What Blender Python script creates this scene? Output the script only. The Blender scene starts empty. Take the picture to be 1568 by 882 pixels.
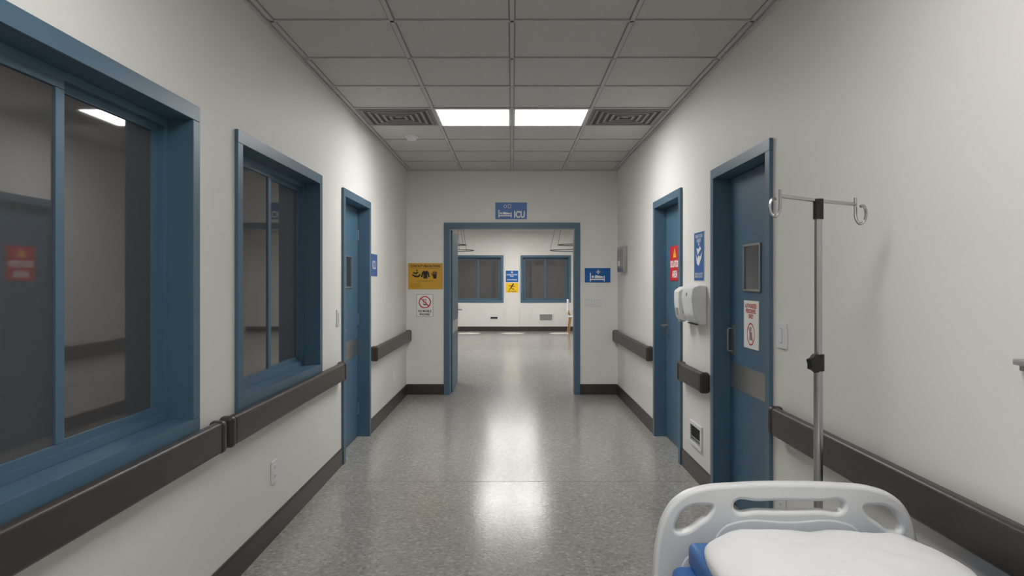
import bpy, bmesh, math, random
from mathutils import Matrix, Vector
random.seed(4)
S=bpy.context.scene
S.view_settings.view_transform='Standard'
S.view_settings.exposure=0.0
HW=1.292; YB=8.72; HC=2.752; CAMZ=1.392; F=1090.0
T=0.15
# ------------------------------------------------------------ materials
def lin(c):
    return tuple(((v/255)/12.92 if v/255<=0.04045 else ((v/255+0.055)/1.055)**2.4) for v in c)+(1,)
def mat(name,rgb,rough=0.5,metal=0.0,spec=0.5,noise=0.0,nscale=20,bump=0.0,bscale=200,emit=None,coat=0,ior=None):
    m=bpy.data.materials.new(name); m.use_nodes=True
    nt=m.node_tree; b=nt.nodes['Principled BSDF']
    c=lin(rgb)
    b.inputs['Base Color'].default_value=c
    b.inputs['Roughness'].default_value=rough
    b.inputs['Metallic'].default_value=metal
    b.inputs['Specular IOR Level'].default_value=spec
    if ior: b.inputs['IOR'].default_value=ior
    if coat: b.inputs['Coat Weight'].default_value=coat; b.inputs['Coat Roughness'].default_value=0.08
    geo=nt.nodes.new('ShaderNodeTexCoord')
    if noise>0:
        n=nt.nodes.new('ShaderNodeTexNoise'); n.inputs['Scale'].default_value=nscale; n.inputs['Detail'].default_value=4
        nt.links.new(geo.outputs['Object'],n.inputs['Vector'])
        r=nt.nodes.new('ShaderNodeValToRGB')
        r.color_ramp.elements[0].position=0.3; r.color_ramp.elements[1].position=0.7
        r.color_ramp.elements[0].color=tuple(max(0,v*(1-noise)) for v in c[:3])+(1,)
        r.color_ramp.elements[1].color=tuple(min(1,v*(1+noise)) for v in c[:3])+(1,)
        nt.links.new(n.outputs['Fac'],r.inputs['Fac']); nt.links.new(r.outputs['Color'],b.inputs['Base Color'])
    if bump>0:
        n=nt.nodes.new('ShaderNodeTexNoise'); n.inputs['Scale'].default_value=bscale; n.inputs['Detail'].default_value=3
        nt.links.new(geo.outputs['Object'],n.inputs['Vector'])
        bp=nt.nodes.new('ShaderNodeBump'); bp.inputs['Strength'].default_value=bump; bp.inputs['Distance'].default_value=0.002
        nt.links.new(n.outputs['Fac'],bp.inputs['Height']); nt.links.new(bp.outputs['Normal'],b.inputs['Normal'])
    if emit:
        b.inputs['Emission Color'].default_value=(1,0.985,0.96,1); b.inputs['Emission Strength'].default_value=emit
    return m
WALL=mat('wall_paint',(230,228,224),0.55,noise=0.015,nscale=1.5,bump=0.08,bscale=150,spec=0.3)
CEIL=mat('ceiling_tile',(208,206,203),0.9,noise=0.03,nscale=60,bump=0.5,bscale=300,spec=0.1)
GRID=mat('ceiling_grid_metal',(200,199,197),0.5)
GRIDD=mat('ceiling_painted_bar_shadow',(148,147,145),0.8)
BLUE=mat('blue_frame_paint',(76,106,127),0.42,noise=0.03,nscale=6)
DOORB=mat('blue_door_laminate',(68,101,124),0.45,noise=0.03,nscale=5)
RAIL=mat('dark_brown_vinyl',(60,53,50),0.38,noise=0.04,nscale=30)
GLASS=mat('smoked_window_glass',(76,76,77),0.03,ior=1.85)
GLASS2=mat('door_vision_glass',(50,58,70),0.04,ior=1.6)
STEEL=mat('brushed_steel',(170,170,168),0.32,metal=0.9,noise=0.05,nscale=40)
CHROME=mat('chrome',(185,185,185),0.25,metal=1.0)
WPLAS=mat('white_plastic',(226,228,229),0.33,noise=0.01)
GPLAS=mat('grey_plastic',(150,150,148),0.4)
BPLAS=mat('black_plastic',(18,18,18),0.4)
DARK=mat('dark_gap',(30,30,30),0.8)
GRILL=mat('vent_metal_grey',(138,138,136),0.5)
VDARK=mat('vent_slot_grey',(74,74,73),0.7)
SBLUE=mat('sign_blue',(0,92,165),0.35)
SWHITE=mat('sign_white',(238,238,234),0.4)
SYEL=mat('sign_mustard',(208,160,44),0.45)
SYEL2=mat('sign_yellow',(245,198,20),0.45)
SRED=mat('sign_red',(200,22,30),0.4)
SBLK=mat('sign_black',(22,22,22),0.5)
PBLUE=mat('mattress_blue_vinyl',(56,106,170),0.45,noise=0.05,nscale=8)
LINEN=mat('white_linen',(228,229,230),0.85,bump=0.5,bscale=50)
WOOD=mat('light_wood',(170,125,78),0.5,noise=0.15,nscale=12)
LAMP=mat('light_panel_diffuser',(255,255,255),0.5,emit=23.0)
LAMPN=mat('light_panel_diffuser_entry',(255,255,255),0.5,emit=14.0)
LAMPF=mat('light_panel_diffuser_far',(255,255,255),0.5,emit=26.0)
# floor
def floor_mat():
    m=bpy.data.materials.new('speckled_vinyl_floor'); m.use_nodes=True
    nt=m.node_tree; b=nt.nodes['Principled BSDF']; L=nt.links
    tc=nt.nodes.new('ShaderNodeTexCoord')
    v=nt.nodes.new('ShaderNodeTexVoronoi'); v.inputs['Scale'].default_value=60
    L.new(tc.outputs['Object'],v.inputs['Vector'])
    sep=nt.nodes.new('ShaderNodeSeparateColor'); L.new(v.outputs['Color'],sep.inputs['Color'])
    r=nt.nodes.new('ShaderNodeValToRGB'); cr=r.color_ramp
    cr.interpolation='LINEAR'
    cr.elements[0].position=0.0; cr.elements[0].color=lin((144,139,133))
    cr.elements[1].position=1.0; cr.elements[1].color=lin((184,181,175))
    e=cr.elements.new(0.22); e.color=lin((157,154,149))
    e=cr.elements.new(0.8); e.color=lin((165,162,157))
    L.new(sep.outputs['Red'],r.inputs['Fac'])
    n=nt.nodes.new('ShaderNodeTexNoise'); n.inputs['Scale'].default_value=45; n.inputs['Detail'].default_value=5
    L.new(tc.outputs['Object'],n.inputs['Vector'])
    r2=nt.nodes.new('ShaderNodeValToRGB'); r2.color_ramp.elements[0].position=0.35; r2.color_ramp.elements[0].color=(0.88,0.88,0.88,1)
    r2.color_ramp.elements[1].position=0.65; r2.color_ramp.elements[1].color=(1.05,1.05,1.04,1)
    L.new(n.outputs['Fac'],r2.inputs['Fac'])
    mx=nt.nodes.new('ShaderNodeMix'); mx.data_type='RGBA'; mx.blend_type='MULTIPLY'; mx.inputs[0].default_value=1.0
    L.new(r.outputs['Color'],mx.inputs[6]); L.new(r2.outputs['Color'],mx.inputs[7])
    L.new(mx.outputs[2],b.inputs['Base Color'])
    rr=nt.nodes.new('ShaderNodeMapRange'); rr.inputs[3].default_value=0.11; rr.inputs[4].default_value=0.24
    L.new(n.outputs['Fac'],rr.inputs[0]); L.new(rr.outputs[0],b.inputs['Roughness'])
    n3=nt.nodes.new('ShaderNodeTexNoise'); n3.inputs['Scale'].default_value=45; n3.inputs['Detail'].default_value=2
    L.new(tc.outputs['Object'],n3.inputs['Vector'])
    bp=nt.nodes.new('ShaderNodeBump'); bp.inputs['Strength'].default_value=0.38; bp.inputs['Distance'].default_value=0.002
    L.new(n3.outputs['Fac'],bp.inputs['Height']); L.new(bp.outputs['Normal'],b.inputs['Normal'])
    return m
FLOOR=floor_mat()
SEAM=mat('floor_seam',(105,104,102),0.5)
# ------------------------------------------------------------ builder
I4=Matrix.Identity(4)
ML=Matrix(((0,0,1,-HW),(1,0,0,0),(0,1,0,0),(0,0,0,1)))      # (u=y,v=z,w) left wall
MR=Matrix(((0,0,-1,HW),(-1,0,0,0),(0,1,0,0),(0,0,0,1)))     # u=-y
MB=Matrix(((1,0,0,0),(0,0,-1,YB),(0,1,0,0),(0,0,0,1)))      # back wall
YF=19.7
MF=Matrix(((1,0,0,0),(0,0,-1,YF),(0,1,0,0),(0,0,0,1)))
class Ob:
    def __init__(s,name,M=None):
        s.name=name; s.bm=bmesh.new(); s.mats=[]; s.M=M or I4
    def mi(s,m):
        if m not in s.mats: s.mats.append(m)
        return s.mats.index(m)
    def add(s,tb,m,M=None):
        me=bpy.data.meshes.new('t'); tb.to_mesh(me); tb.free()
        s.addmesh(me,m,M)
    def addmesh(s,me,m,M=None):
        me.transform(s.M@(M or I4))
        n=len(s.bm.faces); s.bm.from_mesh(me); s.bm.faces.ensure_lookup_table()
        k=s.mi(m)
        for f in s.bm.faces[n:]: f.material_index=k; f.smooth=True
        bpy.data.meshes.remove(me)
    def box(s,a0,a1,b0,b1,c0,c1,m,bev=0,seg=2,M=None):
        tb=bmesh.new(); bmesh.ops.create_cube(tb,size=1)
        for v in tb.verts:
            v.co=Vector(((a0+a1)/2+v.co.x*(a1-a0),(b0+b1)/2+v.co.y*(b1-b0),(c0+c1)/2+v.co.z*(c1-c0)))
        if bev>0: bmesh.ops.bevel(tb,geom=tb.edges[:],offset=bev,segments=seg,profile=0.5,affect='EDGES')
        s.add(tb,m,M)
    def poly(s,pts,w0,w1,m,M=None):
        tb=bmesh.new(); vs=[tb.verts.new((p[0],p[1],w0)) for p in pts]
        f=tb.faces.new(vs); f.normal_update()
        if w1!=w0:
            r=bmesh.ops.extrude_face_region(tb,geom=[f])
            for g in r['geom']:
                if isinstance(g,bmesh.types.BMVert): g.co.z=w1
        bmesh.ops.recalc_face_normals(tb,faces=tb.faces[:])
        if w1==w0 and f.normal.z<0: f.normal_flip()
        s.add(tb,m,M)
    def disc(s,cx,cy,r,w0,w1,m,seg=24,M=None,ry=None):
        ry=ry or r
        s.poly([(cx+r*math.cos(2*math.pi*i/seg),cy+ry*math.sin(2*math.pi*i/seg)) for i in range(seg)],w0,w1,m,M)
    def ring(s,cx,cy,r,t,w,m,seg=32,M=None):
        tb=bmesh.new()
        a=[];b=[]
        for i in range(seg):
            c,q=math.cos(2*math.pi*i/seg),math.sin(2*math.pi*i/seg)
            a.append(tb.verts.new((cx+r*c,cy+r*q,w))); b.append(tb.verts.new((cx+(r-t)*c,cy+(r-t)*q,w)))
        for i in range(seg):
            j=(i+1)%seg; tb.faces.new((a[i],a[j],b[j],b[i]))
        s.add(tb,m,M)
    def bar(s,p0,p1,t,w,m,M=None):   # flat 2d line
        d=Vector((p1[0]-p0[0],p1[1]-p0[1])); n=Vector((-d.y,d.x)).normalized()*t/2
        s.poly([(p0[0]-n.x,p0[1]-n.y),(p1[0]-n.x,p1[1]-n.y),(p1[0]+n.x,p1[1]+n.y),(p0[0]+n.x,p0[1]+n.y)],w,w,m,M)
    def tube(s,pts,r,m,seg=12,closed=False,M=None,cap=True):
        pts=[Vector(p) for p in pts]; tb=bmesh.new(); rings=[]; N=len(pts)
        rad=r if isinstance(r,(list,tuple)) else [r]*N
        up=None
        for i,p in enumerate(pts):
            if closed: t=(pts[(i+1)%N]-pts[i-1]).normalized()
            else: t=(pts[min(i+1,N-1)]-pts[max(i-1,0)]).normalized()
            if up is None:
                up=Vector((0,0,1)) if abs(t.z)<0.9 else Vector((1,0,0))
            a=(up-t*up.dot(t)).normalized(); b=t.cross(a); up=a
            rings.append([tb.verts.new(p+(a*math.cos(2*math.pi*k/seg)+b*math.sin(2*math.pi*k/seg))*rad[i]) for k in range(seg)])
        for i in range(N if closed else N-1):
            A=rings[i];B=rings[(i+1)%N]
            for k in range(seg): tb.faces.new((A[k],A[(k+1)%seg],B[(k+1)%seg],B[k]))
        if not closed and cap:
            tb.faces.new(rings[0][::-1]); tb.faces.new(rings[-1])
        bmesh.ops.recalc_face_normals(tb,faces=tb.faces[:])
        s.add(tb,m,M)
    def cyl(s,p0,p1,r,m,seg=20,M=None): s.tube([p0,p1],r,m,seg,M=M)
    def text(s,body,cx,cy,W,H,w,m,M=None,bold=0.02):
        cu=bpy.data.curves.new('t','FONT'); cu.body=body; cu.size=1; cu.offset=bold; cu.resolution_u=3
        cu.align_x='CENTER'; cu.space_line=0.9
        o=bpy.data.objects.new('t',cu); S.collection.objects.link(o)
        dg=bpy.context.evaluated_depsgraph_get(); dg.update()
        me=bpy.data.meshes.new_from_object(o.evaluated_get(dg))
        bpy.data.objects.remove(o); bpy.data.curves.remove(cu)
        if len(me.vertices)==0: return
        xs=[v.co.x for v in me.vertices]; ys=[v.co.y for v in me.vertices]
        sx=W/(max(xs)-min(xs)); sy=H/(max(ys)-min(ys)); mx=(max(xs)+min(xs))/2; my=(max(ys)+min(ys))/2
        for v in me.vertices: v.co=Vector(((v.co.x-mx)*sx+cx,(v.co.y-my)*sy+cy,w))
        s.addmesh(me,m,M)
    def done(s,sharp=38,wn=True):
        bm=s.bm
        for e in bm.edges:
            if len(e.link_faces)==2:
                try:
                    if e.calc_face_angle()>math.radians(sharp): e.smooth=False
                except: pass
        me=bpy.data.meshes.new(s.name); bm.to_mesh(me); bm.free()
        for m in s.mats: me.materials.append(m)
        o=bpy.data.objects.new(s.name,me); S.collection.objects.link(o)
        xs=[v.co for v in me.vertices]
        c=Vector(((min(v.x for v in xs)+max(v.x for v in xs))/2,(min(v.y for v in xs)+max(v.y for v in xs))/2,min(v.z for v in xs)))
        if not s.name.startswith(('wall','floor','ceiling','baseboard')):
            me.transform(Matrix.Translation(-c)); o.location=c
        if wn:
            md=o.modifiers.new('wn','WEIGHTED_NORMAL'); md.keep_sharp=True; md.weight=100
        return o
# ------------------------------------------------------------ shell
YR=-4.0; XR=4.6
def wall_panels(ob,M,u0,u1,holes,H,th,m=WALL):
    holes=sorted(holes); u=u0
    for (a,b,z0,z1) in holes:
        if a>u: ob.box(u,a,0,H,-th,0,m,M=M)
        if z0>0: ob.box(a,b,0,z0,-th,0,m,M=M)
        ob.box(a,b,z1,H,-th,0,m,M=M)
        u=b
    if u<u1: ob.box(u,u1,0,H,-th,0,m,M=M)
g=0.04
WIN1=(1.433,2.91,0.775,2.10); WIN2=(3.313,4.79,0.775,2.10)
DL=(5.39,6.43); DR1=(3.52,4.57); DR2=(5.39,6.43)
wl=Ob('wall_left'); wall_panels(wl,ML,YR,YB,[(WIN1[0]+g,WIN1[1]-g,WIN1[2]+g,WIN1[3]-g),(WIN2[0]+g,WIN2[1]-g,WIN2[2]+g,WIN2[3]-g),(DL[0]+g,DL[1]-g,0,2.06)],HC,T); wl.done()
wr=Ob('wall_right'); wall_panels(wr,MR,-YB,-YR,[(-DR2[1]+g,-DR2[0]-g,0,2.06),(-DR1[1]+g,-DR1[0]-g,0,2.06)],HC,T); wr.done()
wb=Ob('wall_back'); wall_panels(wb,MB,-XR,XR,[(-0.792,0.792,0,2.064)],HC,T); wb.done()
o=Ob('wall_rear'); o.box(-HW-T,HW+T,YR-T,YR,0,HC,WALL); o.done()
FW=(-1.63,-0.235); FWr=(0.235,1.63)
o=Ob('wall_far'); wall_panels(o,MF,-XR,XR,[(FW[0]+g,FW[1]-g,0.79+g,2.1-g),(FWr[0]+g,FWr[1]-g,0.79+g,2.1-g)],HC,T); 
o.box(-0.2,0.2,0,HC,0,0.05,WALL,M=MF); o.done()
o=Ob('wall_ward_left'); o.box(-XR-T,-XR,YB,YF,0,HC,WALL); o.done()
o=Ob('wall_ward_right'); o.box(XR,XR+T,YB,YF,0,HC,WALL); o.done()
o=Ob('floor'); o.box(-HW-T,HW+T,YR-T,YB+T,-0.1,0,FLOOR); o.box(-XR-T,XR+T,YB+T,YF+T,-0.1,0,FLOOR)
for y in (4.94,8.66,10.5): 
    w=HW if y<YB else XR
    o.box(-w,w,y-0.003,y+0.003,0.0,0.0006,SEAM)
o.done()
o=Ob('ceiling'); o.box(-HW-T,HW+T,YR-T,YB+T,HC+0.0,HC+0.1,CEIL); o.box(-XR-T,XR+T,YB+T,YF+T,HC,HC+0.1,CEIL); o.done()
# grid
P=0.626
o=Ob('ceiling_grid'); zb=HC-0.008
def tb(x0,x1,y0,y1):
    o.box(x0,x1,y0,y1,zb,HC,GRID)
def dk(x0,x1,y0,y1):
    o.box(x0,x1,y0,y1,HC-0.0012,HC,GRIDD)  # darker strip paints the shadow line along each grid bar
for k in (-2,-1,0,1,2):
    dk(k*P-0.018,k*P+0.018,YR,YB); tb(k*P-0.011,k*P+0.011,YR,YB)
y=YB
while y>YR:
    dk(-HW,HW,y-0.018,y+0.018); tb(-HW,HW,y-0.011,min(YB,y+0.011)); y-=P
for s in(-1,1):
    a,b=sorted((s*HW,s*(HW-0.02))); o.box(a,b,YR,YB,HC-0.016,HC,GRID)
o.box(-HW,HW,YB-0.015,YB,HC-0.016,HC,GRID)
k=-7
while k*P<XR:
    if k*P>-XR: tb(k*P-0.011,k*P+0.011,YB+T,YF)
    k+=1
y=YB+T+0.3
while y<YF: tb(-XR,XR,y-0.011,y+0.011); y+=P
o.done()
# ------------------------------------------------------------ baseboards
def base(name,M,segs):
    o=Ob(name,M)
    for a,b in segs:
        o.box(a,b,0,0.118,0,0.012,RAIL); o.box(a,b,0.112,0.128,0,0.009,RAIL,bev=0.003)
    o.done()
base('baseboard_left',ML,[(YR,DL[0]),(DL[1],YB)])
base('baseboard_right',MR,[(-YB,-DR2[1]),(-DR2[0],-DR1[1]),(-DR1[0],-YR)])
base('baseboard_back',MB,[(-HW+.012,-0.832),(0.832,HW-.012)])
base('baseboard_far',MF,[(-XR,-0.2),(0.2,XR)])
o=Ob('baseboard_pilaster',MF); o.box(-0.205,0.205,0,0.128,0.05,0.062,RAIL); o.done()
# ------------------------------------------------------------ windows
def window(name,M,u0,u1,v0,v1,flip=False):
    o=Ob(name,M); c=0.062; g2=g
    P_=0.018
    for (a,b,cc,d) in ((u0,u1,v1-c,v1),(u0,u1,v0,v0+c),(u0,u0+c,v0+c,v1-c),(u1-c,u1,v0+c,v1-c)):
        o.box(a,b,cc,d,0.0,P_,BLUE,bev=0.003)
    a0,a1,b0,b1=u0+g2,u1-g2,v0+g2,v1-g2; t=c-g2
    for (a,b,cc,d) in ((a0,a1,b1-t,b1),(a0,a1,b0,b0+t),(a0,a0+t,b0+t,b1-t),(a1-t,a1,b0+t,b1-t)):
        o.box(a,b,cc,d,-0.145,0.002,BLUE)
    a0+=t;a1-=t;b0+=t;b1-=t; f=0.03
    for (a,b,cc,d) in ((a0,a1,b1-f,b1),(a0,a1,b0,b0+f),(a0,a0+f,b0+f,b1-f),(a1-f,a1,b0+f,b1-f)):
        o.box(a,b,cc,d,-0.14,-0.085,BLUE,bev=0.002)
    a0+=f-.004;a1-=f-.004;b0+=f-.004;b1-=f-.004; mid=(a0+a1)/2; st=0.032
    def sash(a,b,w0,w1):
        for (p,q,r,s_) in ((a,b,b1-st,b1),(a,b,b0,b0+st),(a,a+st+.012,b0+st,b1-st),(b-st-.012,b,b0+st,b1-st)):
            o.box(p,q,r,s_,w0,w1,BLUE,bev=0.003)
        o.box(a+.02,b-.02,b0+.02,b1-.02,(w0+w1)/2-.003,(w0+w1)/2+.003,GLASS)
    if not flip:
        sash(a0,mid+0.022,-0.108,-0.086); sash(mid-0.022,a1,-0.134,-0.112)
    else:
        sash(mid-0.022,a1,-0.108,-0.086); sash(a0,mid+0.022,-0.134,-0.112)
    return o.done()
window('window_1',ML,*WIN1)
window('window_2',ML,*WIN2)
window('window_3',MF,FW[0],FW[1],0.79,2.1)
window('window_4',MF,FWr[0],FWr[1],0.79,2.1)
# ------------------------------------------------------------ doors
def door(name,M,u0,u1,hinge,vis=None,kick=True,handle='lever'):
    o=Ob(name,M); c=0.062; v1=2.10; t=c-g
    o.box(u0,u1,v1-c,v1,0,0.02,BLUE,bev=0.003)
    o.box(u0,u0+c,0,v1-c,0,0.02,BLUE,bev=0.003); o.box(u1-c,u1,0,v1-c,0,0.02,BLUE,bev=0.003)
    a0,a1=u0+g,u1-g
    o.box(a0,a1,v1-c,v1-g,-0.145,0.002,BLUE); o.box(a0,a0+t,0,v1-c,-0.145,0.002,BLUE); o.box(a1-t,a1,0,v1-c,-0.145,0.002,BLUE)
    a0+=t;a1-=t
    o.box(a0,a1,v1-c-.012,v1-c,-0.145,-0.095,DARK); 
    o.box(a0,a1,0.001,v1-c,-0.14,-0.134,DARK)
    L0,L1=a0+.004,a1-.004
    o.box(L0,L1,0.008,v1-c-.005,-0.132,-0.088,DOORB,bev=0.002)
    wf=-0.088
    if vis:
        a,b,z0,z1=vis; q_=.014
        for (p,q,r,s_) in ((a,b,z1-q_,z1),(a,b,z0,z0+q_),(a,a+q_,z0+q_,z1-q_),(b-q_,b,z0+q_,z1-q_)):
            o.box(p,q,r,s_,wf,wf+.010,STEEL,bev=0.003)
        o.box(a+.01,b-.01,z0+.01,z1-.01,wf,wf+.003,GLASS2)
    if kick: o.box(L0+.02,L1-.01,0.73,0.883,wf,wf+.002,STEEL)
    hx=L0+.07 if hinge>0 else L1-.07; d=1 if hinge>0 else -1
    if handle=='lever':
        o.box(hx-.022,hx+.022,0.9,1.08,wf,wf+.008,STEEL,bev=0.004)
        o.tube([(hx,1.0,wf),(hx,1.0,wf+.05),(hx+.012*d,1.0,wf+.058),(hx+.12*d,1.0,wf+.058)],0.009,STEEL)
    elif handle=='pull':
        o.box(hx-.035,hx+.035,0.93,1.12,wf,wf+.004,STEEL,bev=0.0015)
        o.tube([(hx-.01,0.955,wf),(hx-.01,0.955,wf+.025),(hx-.01,0.965,wf+.032),(hx-.01,1.085,wf+.032),(hx-.01,1.095,wf+.025),(hx-.01,1.095,wf)],0.006,STEEL)
    hh=L1 if hinge>0 else L0
    for z in (0.25,1.05,1.8): o.cyl((hh,z-.05,wf+.004),(hh,z+.05,wf+.004),0.006,STEEL,10)
    return o.done()
door('door_1',ML,DL[0],DL[1],1,vis=(5.82,6.11,1.33,1.605))
door('door_2',MR,-DR1[1],-DR1[0],1,vis=(-4.23,-3.94,1.33,1.605),handle='pull')
door('door_3',MR,-DR2[1],-DR2[0],1,kick=False)
o=Ob('door_frame',MB); X=0.832; c=0.07
for w0,w1 in ((0,0.02),(-T-0.02,-T)):
    o.box(-X,X,2.104-c,2.104,w0,w1,BLUE,bev=.003); o.box(-X,-X+c,0,2.104-c,w0,w1,BLUE,bev=.003); o.box(X-c,X,0,2.104-c,w0,w1,BLUE,bev=.003)
o.box(-.792,.792,2.104-c,2.064,-T,0.002,BLUE); o.box(-.792,-X+c,0,2.104-c,-T,0.002,BLUE); o.box(X-c,.792,0,2.104-c,-T,0.002,BLUE)
o.done()
o=Ob('door_4'); x0=-0.79; yy=YB+T+.025
o.box(x0,x0+.045,yy,yy+.9,0.008,2.025,DOORB,bev=.002)
o.box(x0+.045,x0+.047,yy+.03,yy+.87,0.73,0.883,STEEL)
o.box(x0+.045,x0+.053,yy+.8,yy+.845,0.9,1.08,STEEL,bev=.003)
o.tube([(x0+.045,yy+.82,1.0),(x0+.1,yy+.82,1.0),(x0+.108,yy+.8,1.0),(x0+.108,yy+.71,1.0)],0.009,STEEL)
for z in (0.25,1.05,1.8): o.cyl((x0+.02,yy-.006,z-.05),(x0+.02,yy-.006,z+.05),0.007,STEEL,10)
o.done()
# ------------------------------------------------------------ handrails
def rail(M,u0,u1,far=True):
    o=Ob('handrail',M)
    v0,v1=0.657,0.79
    o.box(u0+.01,u1-.01,v0+.02,.765,0,0.022,RAIL)
    o.box(u0+.05,u1-.05,v0,v1,0.020,0.062,RAIL,bev=0.016,seg=4)
    for a,b in ((u0,u0+.055),(u1-.055,u1)):
        o.box(a,b,v0-.003,v1+.003,0.0,0.066,RAIL,bev=0.02,seg=4)
    o.done()
rail(ML,YR+.1,3.075); rail(ML,3.125,5.30); rail(ML,6.50,YB-.02)
rail(MR,-YB+.02,-6.50); rail(MR,-5.32,-4.64); rail(MR,-3.43,-YR-.1)
# ------------------------------------------------------------ ceiling fixtures
def panel(x0,x1,y0,y1,m=LAMP):
    o=Ob('ceiling_light_panel'); z=HC
    f=.016
    for (a,b,c,d) in ((x0,x1,y0,y0+f),(x0,x1,y1-f,y1),(x0,x0+f,y0+f,y1-f),(x1-f,x1,y0+f,y1-f)):
        o.box(a,b,c,d,z-.011,z-.0002,WPLAS)
    o.box(x0+f,x1-f,y0+f,y1-f,z-.006,z-.0012,m); o.done()
yl0=YB-5*P; yl1=YB-4*P
for (a,b) in ((-P,0),(0,P)):
    panel(a+.011,b-.011,yl0+.011,yl1-.011)
    for kq in (12,18):  # rear row is unseen, added to brighten the corridor
        yq=YB-kq*P
        panel(a+.011,b-.011,yq+.011,yq+P-.011,LAMPN)
for (xa,ya) in ((-P,12.8),(0,12.8),(-P,17.6),(0,17.6),(-P*5,12.8),(P*4,12.8),(-P*5,16.6),(P*4,16.6),(-P*2.5,10.2),(P*2.5,10.2)):  # off-centre panels are unseen, added to brighten the ward
    panel(xa+.011,xa+P-.011,ya,ya+.6,LAMPF)
def diffuser(x0,x1,y0,y1):
    o=Ob('ceiling_air_vent'); z=HC
    o.box(x0,x1,y0,y1,z-.004,z-.0003,GRILL)
    for i in range(5):
        k=.03+i*.05
        a,b,c,d=x0+k,x1-k,y0+k,y1-k; t=.022; 
        for (p,q,r,s_) in ((a,b,c,c+t),(a,b,d-t,d),(a,a+t,c+t,d-t),(b-t,b,c+t,d-t)):
            o.box(p,q,r,s_,z-.012,z-.004,GRILL)
        k+=t
        a,b,c,d=x0+k,x1-k,y0+k,y1-k; t=.026
        for (p,q,r,s_) in ((a,b,c,c+t),(a,b,d-t,d),(a,a+t,c+t,d-t),(b-t,b,c+t,d-t)):
            o.box(p,q,r,s_,z-.0052,z-.004,VDARK)
    o.done()
diffuser(-2*P+.011,-P-.011,yl0+.011,yl1-.011); diffuser(P+.011,2*P-.011,yl0+.011,yl1-.011)
o=Ob('smoke_detector'); 
o.tube([(-.94,6.68,HC-.001),(-.94,6.68,HC-.018),(-.94,6.68,HC-.02),(-.94,6.68,HC-.035),(-.94,6.68,HC-.045)],[.065,.065,.05,.047,.03],WPLAS,24)
o.done()
# added spots with made-up fixtures, imitating sunlit streaks on the ward floor
for x in (-1.15,.02,1.3):
    o=Ob('added_spot_fixture')
    o.tube([(x,18.9,HC-.0005),(x,18.9,HC-.012)],[.06,.055],WPLAS,24); o.cyl((x,18.9,HC-.012),(x,18.9,HC-.0125),.04,GPLAS,24)
    ob=o.done()
    l=bpy.data.lights.new('spot','SPOT'); l.energy=700; l.spot_size=math.radians(14); l.spot_blend=.3; l.shadow_soft_size=.02; l.color=(1,.97,.92)
    lo=bpy.data.objects.new('added_spot_beam',l); S.collection.objects.link(lo); lo.parent=ob; lo.location=(0,0,-.01)
# ------------------------------------------------------------ signs
def sign(name,M,u0,u1,v0,v1,bg,border=None,bt=.006):
    o=Ob(name,M); 
    o.box(u0,u1,v0,v1,0.0,0.005,border or bg,bev=.001)
    o.box(u0+bt,u1-bt,v0+bt,v1-bt,0.004,0.006,bg); o.w=.0066
    return o
def bedicon(o,cx,cy,s,m,w):   # s = width
    o.bar((cx-s/2,cy-.3*s),(cx-s/2,cy+.32*s),.07*s,w,m)
    o.bar((cx-s/2,cy-.15*s),(cx+s/2,cy-.15*s),.09*s,w,m)
    o.bar((cx+s/2,cy-.3*s),(cx+s/2,cy+.12*s),.07*s,w,m)
    o.disc(cx-.33*s,cy+.04*s,.085*s,w,w,m,14)
    o.poly([(cx-.2*s,cy-.05*s),(cx+.42*s,cy-.05*s),(cx+.42*s,cy+.06*s),(cx-.16*s,cy+.16*s)],w,w,m)
o=sign('icu_sign',MB,-.208,.186,2.142,2.354,SBLUE,SWHITE,.003)
bedicon(o,-.085,2.212,.15,SWHITE,o.w)
o.text('ICU',.092,2.205,.13,.085,o.w,SWHITE,bold=.035)
o.ring(-.085,2.305,.019,.004,o.w,SWHITE,20)
for a,b in (((-.045,2.285),(-.015,2.285)),((-.045,2.328),(-.015,2.328)),((-.045,2.285),(-.045,2.328)),((-.015,2.285),(-.015,2.328))): o.bar(a,b,.004,o.w,SWHITE)
o.done()
o=sign('bed_sign',MB,.888,1.208,1.368,1.552,SBLUE,SWHITE,.003)
bedicon(o,1.045,1.435,.17,SWHITE,o.w)
o.bar((1.055,1.475),(1.055,1.525),.014,o.w,SWHITE); o.bar((1.03,1.5),(1.08,1.5),.014,o.w,SWHITE)
o.done()
o=sign('contact_precautions_sign',MB,-1.272,-.846,1.288,1.608,SYEL,SYEL,.005)
o.text('CONTACT PRECAUTIONS',-1.06,1.572,.37,.03,o.w,SBLK,bold=.03)
o.text('VISITORS MUST REPORT TO NURSING STATION BEFORE ENTERING',-1.06,1.543,.34,.009,o.w,SBLK,bold=0)
for i,t in enumerate(('Perform hand hygiene','Wear gloves and gown','Before entering room')):
    o.text(t,-1.18,1.355-.02*i,.13,.011,o.w,SBLK,bold=0)
o.text('EVERYONE MUST',-1.06,1.39,.2,.012,o.w,SBLK,bold=0)
w=o.w
o.poly([(-1.225,1.46),(-1.19,1.435),(-1.14,1.435),(-1.115,1.47),(-1.135,1.475),(-1.15,1.455),(-1.19,1.46),(-1.215,1.475)],w,w,SBLK)
o.poly([(-1.215,1.49),(-1.175,1.47),(-1.14,1.5),(-1.16,1.505),(-1.18,1.49),(-1.205,1.5)],w,w,SBLK)
o.disc(-1.165,1.52,.009,w,w,SBLK,12)
o.poly([(-1.085,1.42),(-1.035,1.42),(-1.038,1.5),(-1.082,1.5)],w,w,SBLK)
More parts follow.
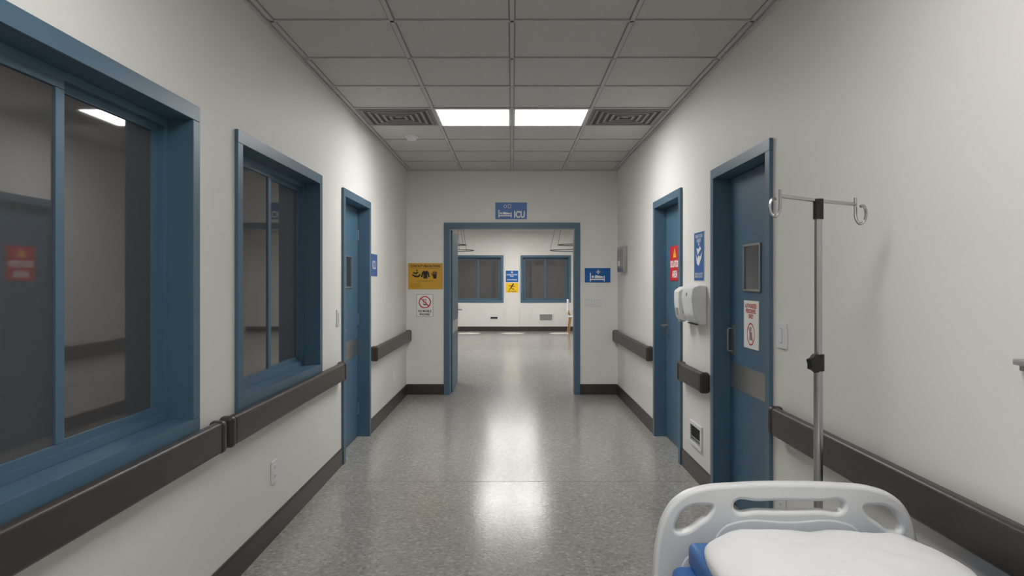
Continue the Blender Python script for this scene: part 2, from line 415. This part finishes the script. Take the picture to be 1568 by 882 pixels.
o.poly([(-1.08,1.515),(-1.1,1.5),(-1.115,1.44),(-1.1,1.435),(-1.08,1.485)],w,w,SBLK); o.poly([(-1.04,1.515),(-1.02,1.5),(-1.005,1.44),(-1.02,1.435),(-1.04,1.485)],w,w,SBLK)
o.poly([(-1.082,1.5),(-1.038,1.5),(-1.04,1.517),(-1.055,1.51),(-1.065,1.51),(-1.08,1.517)],w,w,SBLK)
o.poly([(-.965,1.42),(-.925,1.42),(-.922,1.47),(-.967,1.47)],w,w,SBLK)
for i in range(4): o.bar((-.962+.012*i,1.465),(-.966+.014*i,1.512-.004*abs(i-1.5)),.0095,w,SBLK)
o.bar((-.965,1.45),(-.988,1.485),.011,w,SBLK)
o.done()
o=sign('no_mobile_phones_sign',MB,-1.168,-.966,.952,1.226,SWHITE,SBLK,.003)
o.poly([(-1.085,1.095),(-1.05,1.095),(-1.05,1.165),(-1.085,1.165)],o.w,o.w,SBLK)
o.poly([(-1.08,1.108),(-1.055,1.108),(-1.055,1.158),(-1.08,1.158)],o.w+.0004,o.w+.0004,SWHITE)
o.ring(-1.067,1.13,.075,.012,o.w+.0008,SRED,36); o.bar((-1.115,1.178),(-1.019,1.082),.012,o.w+.001,SRED)
o.text('NO MOBILE',-1.067,1.022,.16,.028,o.w,SBLK,bold=.03); o.text('PHONES',-1.067,.982,.125,.028,o.w,SBLK,bold=.03)
o.done()
o=sign('wall_information_sign',ML,6.49,6.80,1.433,1.645,SBLUE,SWHITE,.004)
o.text('ICU',6.645,1.54,.17,.08,o.w,SWHITE); o.done()
MD=MR@Matrix.Translation((0,0,-.0878))
o=sign('isolation_area_sign',MD,-6.19,-5.83,1.392,1.688,SRED,SRED,.004)
o.poly([(-6.07,1.59),(-5.95,1.59),(-6.01,1.67)],o.w,o.w,SYEL2); o.text('!',-6.01,1.62,.01,.042,o.w+.0005,SBLK)
o.text('ISOLATION',-6.01,1.535,.31,.06,o.w,SWHITE,bold=.035); o.text('AREA',-6.01,1.45,.2,.06,o.w,SWHITE,bold=.035); o.done()
o=sign('wash_your_hands_sign',MR,-5.03,-4.77,1.39,1.73,SBLUE,SWHITE,.004)
o.text('WASH YOUR\nHANDS',-4.9,1.685,.19,.055,o.w,SWHITE)
o.poly([(-4.98,1.58),(-4.95,1.51),(-4.9,1.495),(-4.83,1.55),(-4.82,1.59),(-4.87,1.555),(-4.9,1.57),(-4.94,1.545)],o.w,o.w,SWHITE)
o.poly([(-4.96,1.62),(-4.93,1.57),(-4.89,1.59),(-4.84,1.61),(-4.87,1.63),(-4.91,1.61)],o.w,o.w,SWHITE); o.disc(-4.9,1.645,.012,o.w,o.w,SWHITE,12)
o.text('BEFORE AND AFTER\nPATIENT CONTACT',-4.9,1.43,.2,.035,o.w,SWHITE,bold=.01); o.done()
o=sign('authorized_personnel_sign',MD,-4.22,-3.97,1.0,1.277,SWHITE,SWHITE,.004)
o.text('AUTHORIZED\nPERSONNEL\nONLY',-4.095,1.217,.2,.085,o.w,SRED,bold=.03)
o.ring(-4.095,1.085,.065,.008,o.w,SRED,32); o.disc(-4.095,1.115,.014,o.w,o.w,GPLAS,14); o.poly([(-4.12,1.05),(-4.07,1.05),(-4.075,1.098),(-4.115,1.098)],o.w,o.w,GPLAS)
o.bar((-4.14,1.13),(-4.05,1.04),.008,o.w+.0005,SRED); o.done()
MP=MF@Matrix.Translation((0,0,.05))
o=sign('ward_notice_sign',MP,-.18,.18,1.35,1.68,SBLUE,SWHITE,.006)
o.bar((0,1.6),(0,1.66),.02,o.w,SWHITE); o.bar((-.03,1.63),(.03,1.63),.02,o.w,SWHITE)
o.text('NURSES STATION\nONLY',0,1.54,.3,.08,o.w,SWHITE); o.text('STAFF ENTRANCE',0,1.42,.28,.04,o.w,SWHITE); o.done()
o=sign('wet_floor_sign',MP,-.17,.17,1.07,1.335,SYEL2,SYEL2,.005)
w=o.w; o.disc(.03,1.3,.02,w,w,SBLK,12); o.bar((.02,1.28),(-.03,1.2),.03,w,SBLK); o.bar((-.03,1.2),(.06,1.15),.02,w,SBLK); o.bar((-.03,1.2),(-.08,1.14),.02,w,SBLK); o.bar((0,1.26),(-.09,1.25),.016,w,SBLK); o.bar((0,1.25),(.08,1.23),.016,w,SBLK)
o.text('WET FLOOR',0,1.1,.24,.035,w,SBLK); o.done()
# ------------------------------------------------------------ plates, vents, dispensers
def plate(name,M,u,v,W,H,kind):
    o=Ob(name,M); o.box(u-W/2,u+W/2,v-H/2,v+H/2,0,.009,WPLAS,bev=.003)
    if kind=='outlet':
        for s in(-1,1):
            cy=v+s*H*.2; o.box(u-.017,u+.017,cy-.014,cy+.014,.008,.0115,WPLAS,bev=.0015)
            o.box(u-.009,u-.006,cy-.006,cy+.006,.0115,.0118,DARK); o.box(u+.006,u+.009,cy-.006,cy+.006,.0115,.0118,DARK)
    else:
        for i in range(kind):
            cx=u+(i-(kind-1)/2)*W/kind*.95; o.box(cx-.019,cx+.019,v-.035,v+.035,.008,.0095,GPLAS); o.box(cx-.017,cx+.017,v-.033,v+.033,.008,.014,WPLAS,bev=.002)
    o.done()
plate('electrical_outlet',ML,3.85,.361,.08,.12,'outlet')
plate('light_switch',ML,5.27,1.12,.08,.12,1)
plate('electrical_outlet',ML,7.8,.36,.08,.12,'outlet')
plate('light_switch',MR,-3.40,1.13,.12,.12,1)
plate('electrical_outlet',MR,-3.40,.35,.08,.12,'outlet')
plate('electrical_outlet',MR,-7.5,.36,.08,.12,'outlet')
plate('light_switch',MB,.99,1.13,.2,.11,3)
plate('electrical_outlet',MF,.53,.44,.1,.12,'outlet')
def vent(name,M,u0,u1,v0,v1,dark=True,n=6):
    o=Ob(name,M); f=.028
    for (a,b,c,d) in ((u0,u1,v1-f,v1),(u0,u1,v0,v0+f),(u0,u0+f,v0+f,v1-f),(u1-f,u1,v0+f,v1-f)):
        o.box(a,b,c,d,0,.014,WPLAS,bev=.003)
    o.box(u0+f,u1-f,v0+f,v1-f,0,.002,DARK if dark else GPLAS)
    h=(v1-v0-2*f)/n
    for i in range(n):
        z=v0+f+h*(i+.5); o.box(u0+f,u1-f,z-h*.2,z+h*.2,.002,.008,DARK if (dark and i>1) else GPLAS)
    o.done()
vent('wall_air_vent',MR,-5.14,-4.82,.228,.397)
vent('wall_air_vent',MF,-.62,-.37,.31,.42)
vent('wall_air_vent',MF,.74,1.14,.27,.49,dark=False)
def sweep_disp(name,u0,u1,z0,z1,prof,m,extra=None):
    o=Ob(name,MR)
    tb=bmesh.new(); n=len(prof); A=[tb.verts.new((u0,p[1],p[0])) for p in prof]; B=[tb.verts.new((u1,p[1],p[0])) for p in prof]
    tb.faces.new(A); tb.faces.new(B[::-1])
    for i in range(n): j=(i+1)%n; tb.faces.new((A[i],B[i],B[j],A[j]))
    bmesh.ops.recalc_face_normals(tb,faces=tb.faces[:])
    bmesh.ops.bevel(tb,geom=tb.edges[:],offset=.012,segments=4,profile=.5,affect='EDGES',clamp_overlap=True)
    o.add(tb,m)
    if extra: extra(o)
    return o.done()
def ex1(o):
    o.box(-4.96,-4.74,1.098,1.104,.03,.07,DARK); o.cyl((-4.85,1.3,.1),(-4.85,1.3,.106),.012,GPLAS)
sweep_disp('paper_towel_dispenser',-4.99,-4.71,1.09,1.36,[(0,1.36),(.05,1.365),(.095,1.345),(.105,1.28),(.09,1.16),(.055,1.1),(0,1.095)],WPLAS,ex1)
def ex2(o):
    o.box(-5.165,-5.085,1.15,1.2,.10,.108,GPLAS,bev=.003); o.box(-5.0485,-5.046,1.16,1.27,.03,.08,GPLAS)
    o.box(-5.15,-5.1,1.1,1.115,.05,.09,GPLAS,bev=.003)
sweep_disp('soap_dispenser',-5.20,-5.05,1.11,1.345,[(0,1.35),(.07,1.35),(.11,1.32),(.11,1.24),(.1,1.14),(.08,1.11),(0,1.11)],WPLAS,ex2)
o=Ob('fire_alarm_box',MR); o.box(-8.40,-7.97,1.494,1.786,0,.05,STEEL,bev=.006); o.box(-8.37,-8.0,1.53,1.75,.05,.055,GRILL,bev=.002); o.box(-8.22,-8.15,1.56,1.62,.055,.07,WPLAS,bev=.004); o.done()
o=Ob('wall_shelf',MR); o.box(-1.80,-1.25,1.18,1.195,0,.028,GPLAS,bev=.004); o.box(-1.80,-1.25,1.165,1.18,0,.01,GPLAS,bev=.002); o.done()
# ------------------------------------------------------------ hospital bed
k=2.1/F
def hb(px,py): return ((px-784)*k,CAMZ-(py-430)*k)
def curve_plate(splines,th,bev,y,m,o):
    cu=bpy.data.curves.new('hb','CURVE'); cu.dimensions='2D'; cu.fill_mode='BOTH'; cu.extrude=th; cu.bevel_depth=bev; cu.bevel_resolution=3; cu.resolution_u=6
    for pts in splines:
        sp=cu.splines.new('BEZIER'); sp.bezier_points.add(len(pts)-1); sp.use_cyclic_u=True
        for bp,p in zip(sp.bezier_points,pts):
            bp.co=(p[0],p[1],0); bp.handle_left_type='AUTO'; bp.handle_right_type='AUTO'
    ob=bpy.data.objects.new('t',cu); S.collection.objects.link(ob)
    dg=bpy.context.evaluated_depsgraph_get(); dg.update()
    me=bpy.data.meshes.new_from_object(ob.evaluated_get(dg)); bpy.data.objects.remove(ob)
    o.addmesh(me,m,Matrix(((1,0,0,0),(0,0,-1,y),(0,1,0,0),(0,0,0,1))))
outer=[hb(*p) for p in ((1006,1005),(1003,940),(1006,870),(1011,825),(1022,788),(1040,765),(1068,752),(1130,745),(1204,743),(1275,745),(1338,752),(1366,765),(1384,788),(1395,825),(1403,870),(1406,940),(1402,1005),(1300,1012),(1204,1013),(1100,1012))]
hl=[hb(*p) for p in ((1029,813),(1032,788),(1046,772),(1075,766),(1092,770),(1088,788),(1070,803),(1048,816))]
hr=[(2*hb(1204,0)[0]-p[0],p[1]) for p in hl]
hc=[hb(*p) for p in ((1119,763),(1160,760),(1204,759),(1250,760),(1291,763),(1290,783),(1250,785),(1204,786),(1160,785),(1120,783))]
bed=Ob('hospital_bed')
curve_plate([outer,hl,hc,hr],.009,.011,2.1,WPLAS,bed)
p1=[hb(*p) for p in ((1045,1000),(1042,900),(1045,860),(1060,844),(1088,832),(1100,812),(1114,801),(1204,798),(1294,801),(1308,812),(1320,832),(1348,844),(1363,860),(1366,900),(1363,1000),(1204,1006))]
curve_plate([p1],.002,.008,2.088,WPLAS,bed)
curve_plate([outer,hl,hc,hr],.009,.011,0.02,WPLAS,bed)
bx0,bx1=.455,1.165
bed.box(bx0-.02,bx1+.02,.06,2.05,.36,.42,WPLAS,bev=.012,seg=3)
bed.box(bx0,bx1,.08,2.045,.42,.578,PBLUE,bev=.025,seg=4)
bed.box(bx0+.05,bx1-.05,.10,2.05,.57,.642,PBLUE,bev=.018,seg=4)
for x in (bx0+.08,bx1-.14): bed.box(x,x+.06,.15,1.98,.30,.36,GPLAS,bev=.006)
bed.box(.5,1.12,.35,1.8,.20,.27,GPLAS,bev=.02)
for y in (.4,1.75):
    bed.tube([(.81,y,.26),(.81,y,.36)],.05,GPLAS)
for x in (bx0+.05,bx1-.05):
    for y in (.2,1.92):
        bed.box(x-.025,x+.025,y-.025,y+.025,.14,.37,WPLAS,bev=.005)
        bed.cyl((x-.018,y,.065),(x+.018,y,.065),.064,GPLAS,24); bed.cyl((x-.021,y,.065),(x+.021,y,.065),.03,WPLAS,16)
        bed.box(x-.03,x+.03,y-.03,y+.03,.125,.15,GPLAS,bev=.005)
bed.done()
def soft(name,c,h,n1,n2,seed,amp,m=LINEN,flat=1):
    o=Ob(name); tb=bmesh.new(); NU,NV=96,48
    from mathutils import noise
    rows=[]
    def sg(v,p): return math.copysign(abs(v)**p,v)
    for i in range(NV+1):
        ph=-math.pi/2+math.pi*i/NV; row=[]
        for j in range(NU):
            th=2*math.pi*j/NU
            x=sg(math.cos(ph),n1)*sg(math.cos(th),n2); y=sg(math.cos(ph),n1)*sg(math.sin(th),n2); z=sg(math.sin(ph),n1 if flat else 1)
            if z<-.3: z=-.3
            p=Vector((c[0]+x*h[0],c[1]+y*h[1],c[2]+z*h[2]))
            nn=noise.noise(p*5+Vector((seed,0,0)))*amp+noise.noise(p*13+Vector((seed,3,0)))*amp*.5
            p+=Vector((x*nn,y*nn,nn if z>0 else 0))
            row.append(tb.verts.new(p))
        rows.append(row)
    for i in range(NV):
        for j in range(NU):
            q=(rows[i][j],rows[i][(j+1)%NU],rows[i+1][(j+1)%NU],rows[i+1][j])
            try: tb.faces.new(q)
            except: pass
    bmesh.ops.remove_doubles(tb,verts=tb.verts[:],dist=1e-5); bmesh.ops.recalc_face_normals(tb,faces=tb.faces[:])
    o.add(tb,m); return o.done(80,wn=False)
soft('pillow',(.822,1.79,.662),(.315,.235,.068),.95,.55,2,.014)
soft('bed_blanket',(.81,.80,.652),(.33,.72,.026),.35,.2,5,.010)
# ------------------------------------------------------------ IV pole
iv=Ob('iv_pole'); px,py=1.011,2.35; kk=py/F
iv.cyl((px,py,.12),(px,py,1.13),.0145,CHROME); iv.cyl((px,py,1.1),(px,py,1.62),.0125,CHROME)
iv.cyl((px,py,1.595),(px,py,1.662),.0165,BPLAS)
iv.cyl((px,py,1.095),(px,py,1.15),.019,BPLAS)
iv.cyl((px-.012,py-.005,1.122),(px-.03,py-.01,1.122),.009,BPLAS)
tbk=[(.03*(1 if i%2 else .78)*math.cos(math.pi*i/6),.03*(1 if i%2 else .78)*math.sin(math.pi*i/6)) for i in range(12)]
iv.poly(tbk,0,.02,BPLAS,M=Matrix.Translation((px-.03,py-.03,1.122))@Matrix.Rotation(math.radians(20),4,'Z')@Matrix.Rotation(math.radians(80),4,'X'))
dy=.03
eL=(px-.137,py-dy,1.668); eR=(px+.137,py+dy,1.648)
iv.tube([eL,(px,py,1.656),eR],.006,CHROME,10)
for s,e in ((-1,eL),(1,eR)):
    pts=[(e[0],e[1],e[2]+.022)]
    pts+=[(e[0],e[1],e[2]),(e[0],e[1],e[2]-.02)]
    for a in range(0,320,20):
        t=math.radians(a); pts.append((e[0]+s*.015*(1-math.cos(t)),e[1]-s*.02*a/300.,e[2]-.036-.03*math.sin(t)))
    iv.tube(pts,.0052,CHROME,8)
for i in range(5):
    a=2*math.pi*i/5+.3; dx,dyy=math.cos(a)*.2,math.sin(a)*.2
    iv.tube([(px,py,.13),(px+dx*.5,py+dyy*.5,.115),(px+dx,py+dyy,.085)],.011,CHROME,10)
    iv.cyl((px+dx,py+dyy,.09),(px+dx,py+dyy,.05),.008,BPLAS,10)
    t=Vector((-dyy,dx,0)).normalized()*.012; c=Vector((px+dx,py+dyy,.027)); iv.cyl(c-t,c+t,.026,BPLAS,16)
iv.cyl((px,py,.1),(px,py,.16),.03,BPLAS)
iv.done()
# ------------------------------------------------------------ ward furniture
for cx in (-1.17,1.17):
    o=Ob('ring_pendant_lamp')
    for r,z in ((.42,1.99),(.27,2.10)):
        o.tube([(cx+r*math.cos(2*math.pi*i/48),14+r*math.sin(2*math.pi*i/48),z) for i in range(48)],.008,BPLAS,8,closed=True)
        for i in range(3):
            a=2*math.pi*i/3+.5+r; o.cyl((cx+r*math.cos(a),14+r*math.sin(a),z),(cx+r*.6*math.cos(a),14+r*.6*math.sin(a),HC-.02),.003,BPLAS,6)
    o.cyl((cx,14,HC-.03),(cx,14,HC-.009),.27,BPLAS,24); o.done()
ch=Ob('wooden_chair'); cx,cy=1.74,18.9
for sx in(-1,1):
    for sy in(-1,1): ch.tube([(cx+sx*.25,cy+sy*.24,0),(cx+sx*.19,cy+sy*.18,.44)],[.014,.02],WOOD,10)
ch.box(cx-.23,cx+.23,cy-.22,cy+.22,.43,.47,WPLAS,bev=.015,seg=3)
for sy in (-1,1): ch.tube([(cx-.2,cy+sy*.19,.44),(cx-.26,cy+sy*.2,.62)],.015,WOOD,10)
ch.box(cx-.275,cx-.245,cy-.21,cy+.21,.56,.9,WPLAS,bev=.012,seg=3); ch.done()
# ------------------------------------------------------------ world, camera
w=bpy.data.worlds.new('World'); S.world=w; w.use_nodes=True
w.node_tree.nodes['Background'].inputs[0].default_value=(.6,.65,.7,1); w.node_tree.nodes['Background'].inputs[1].default_value=.3
cam=bpy.data.cameras.new('Camera'); co=bpy.data.objects.new('Camera',cam); S.collection.objects.link(co)
co.location=(0,0,CAMZ); co.rotation_euler=(math.radians(90),0,0); cam.sensor_width=36; cam.lens=36*F/1568; cam.shift_y=-.007; cam.clip_start=.05
S.camera=co
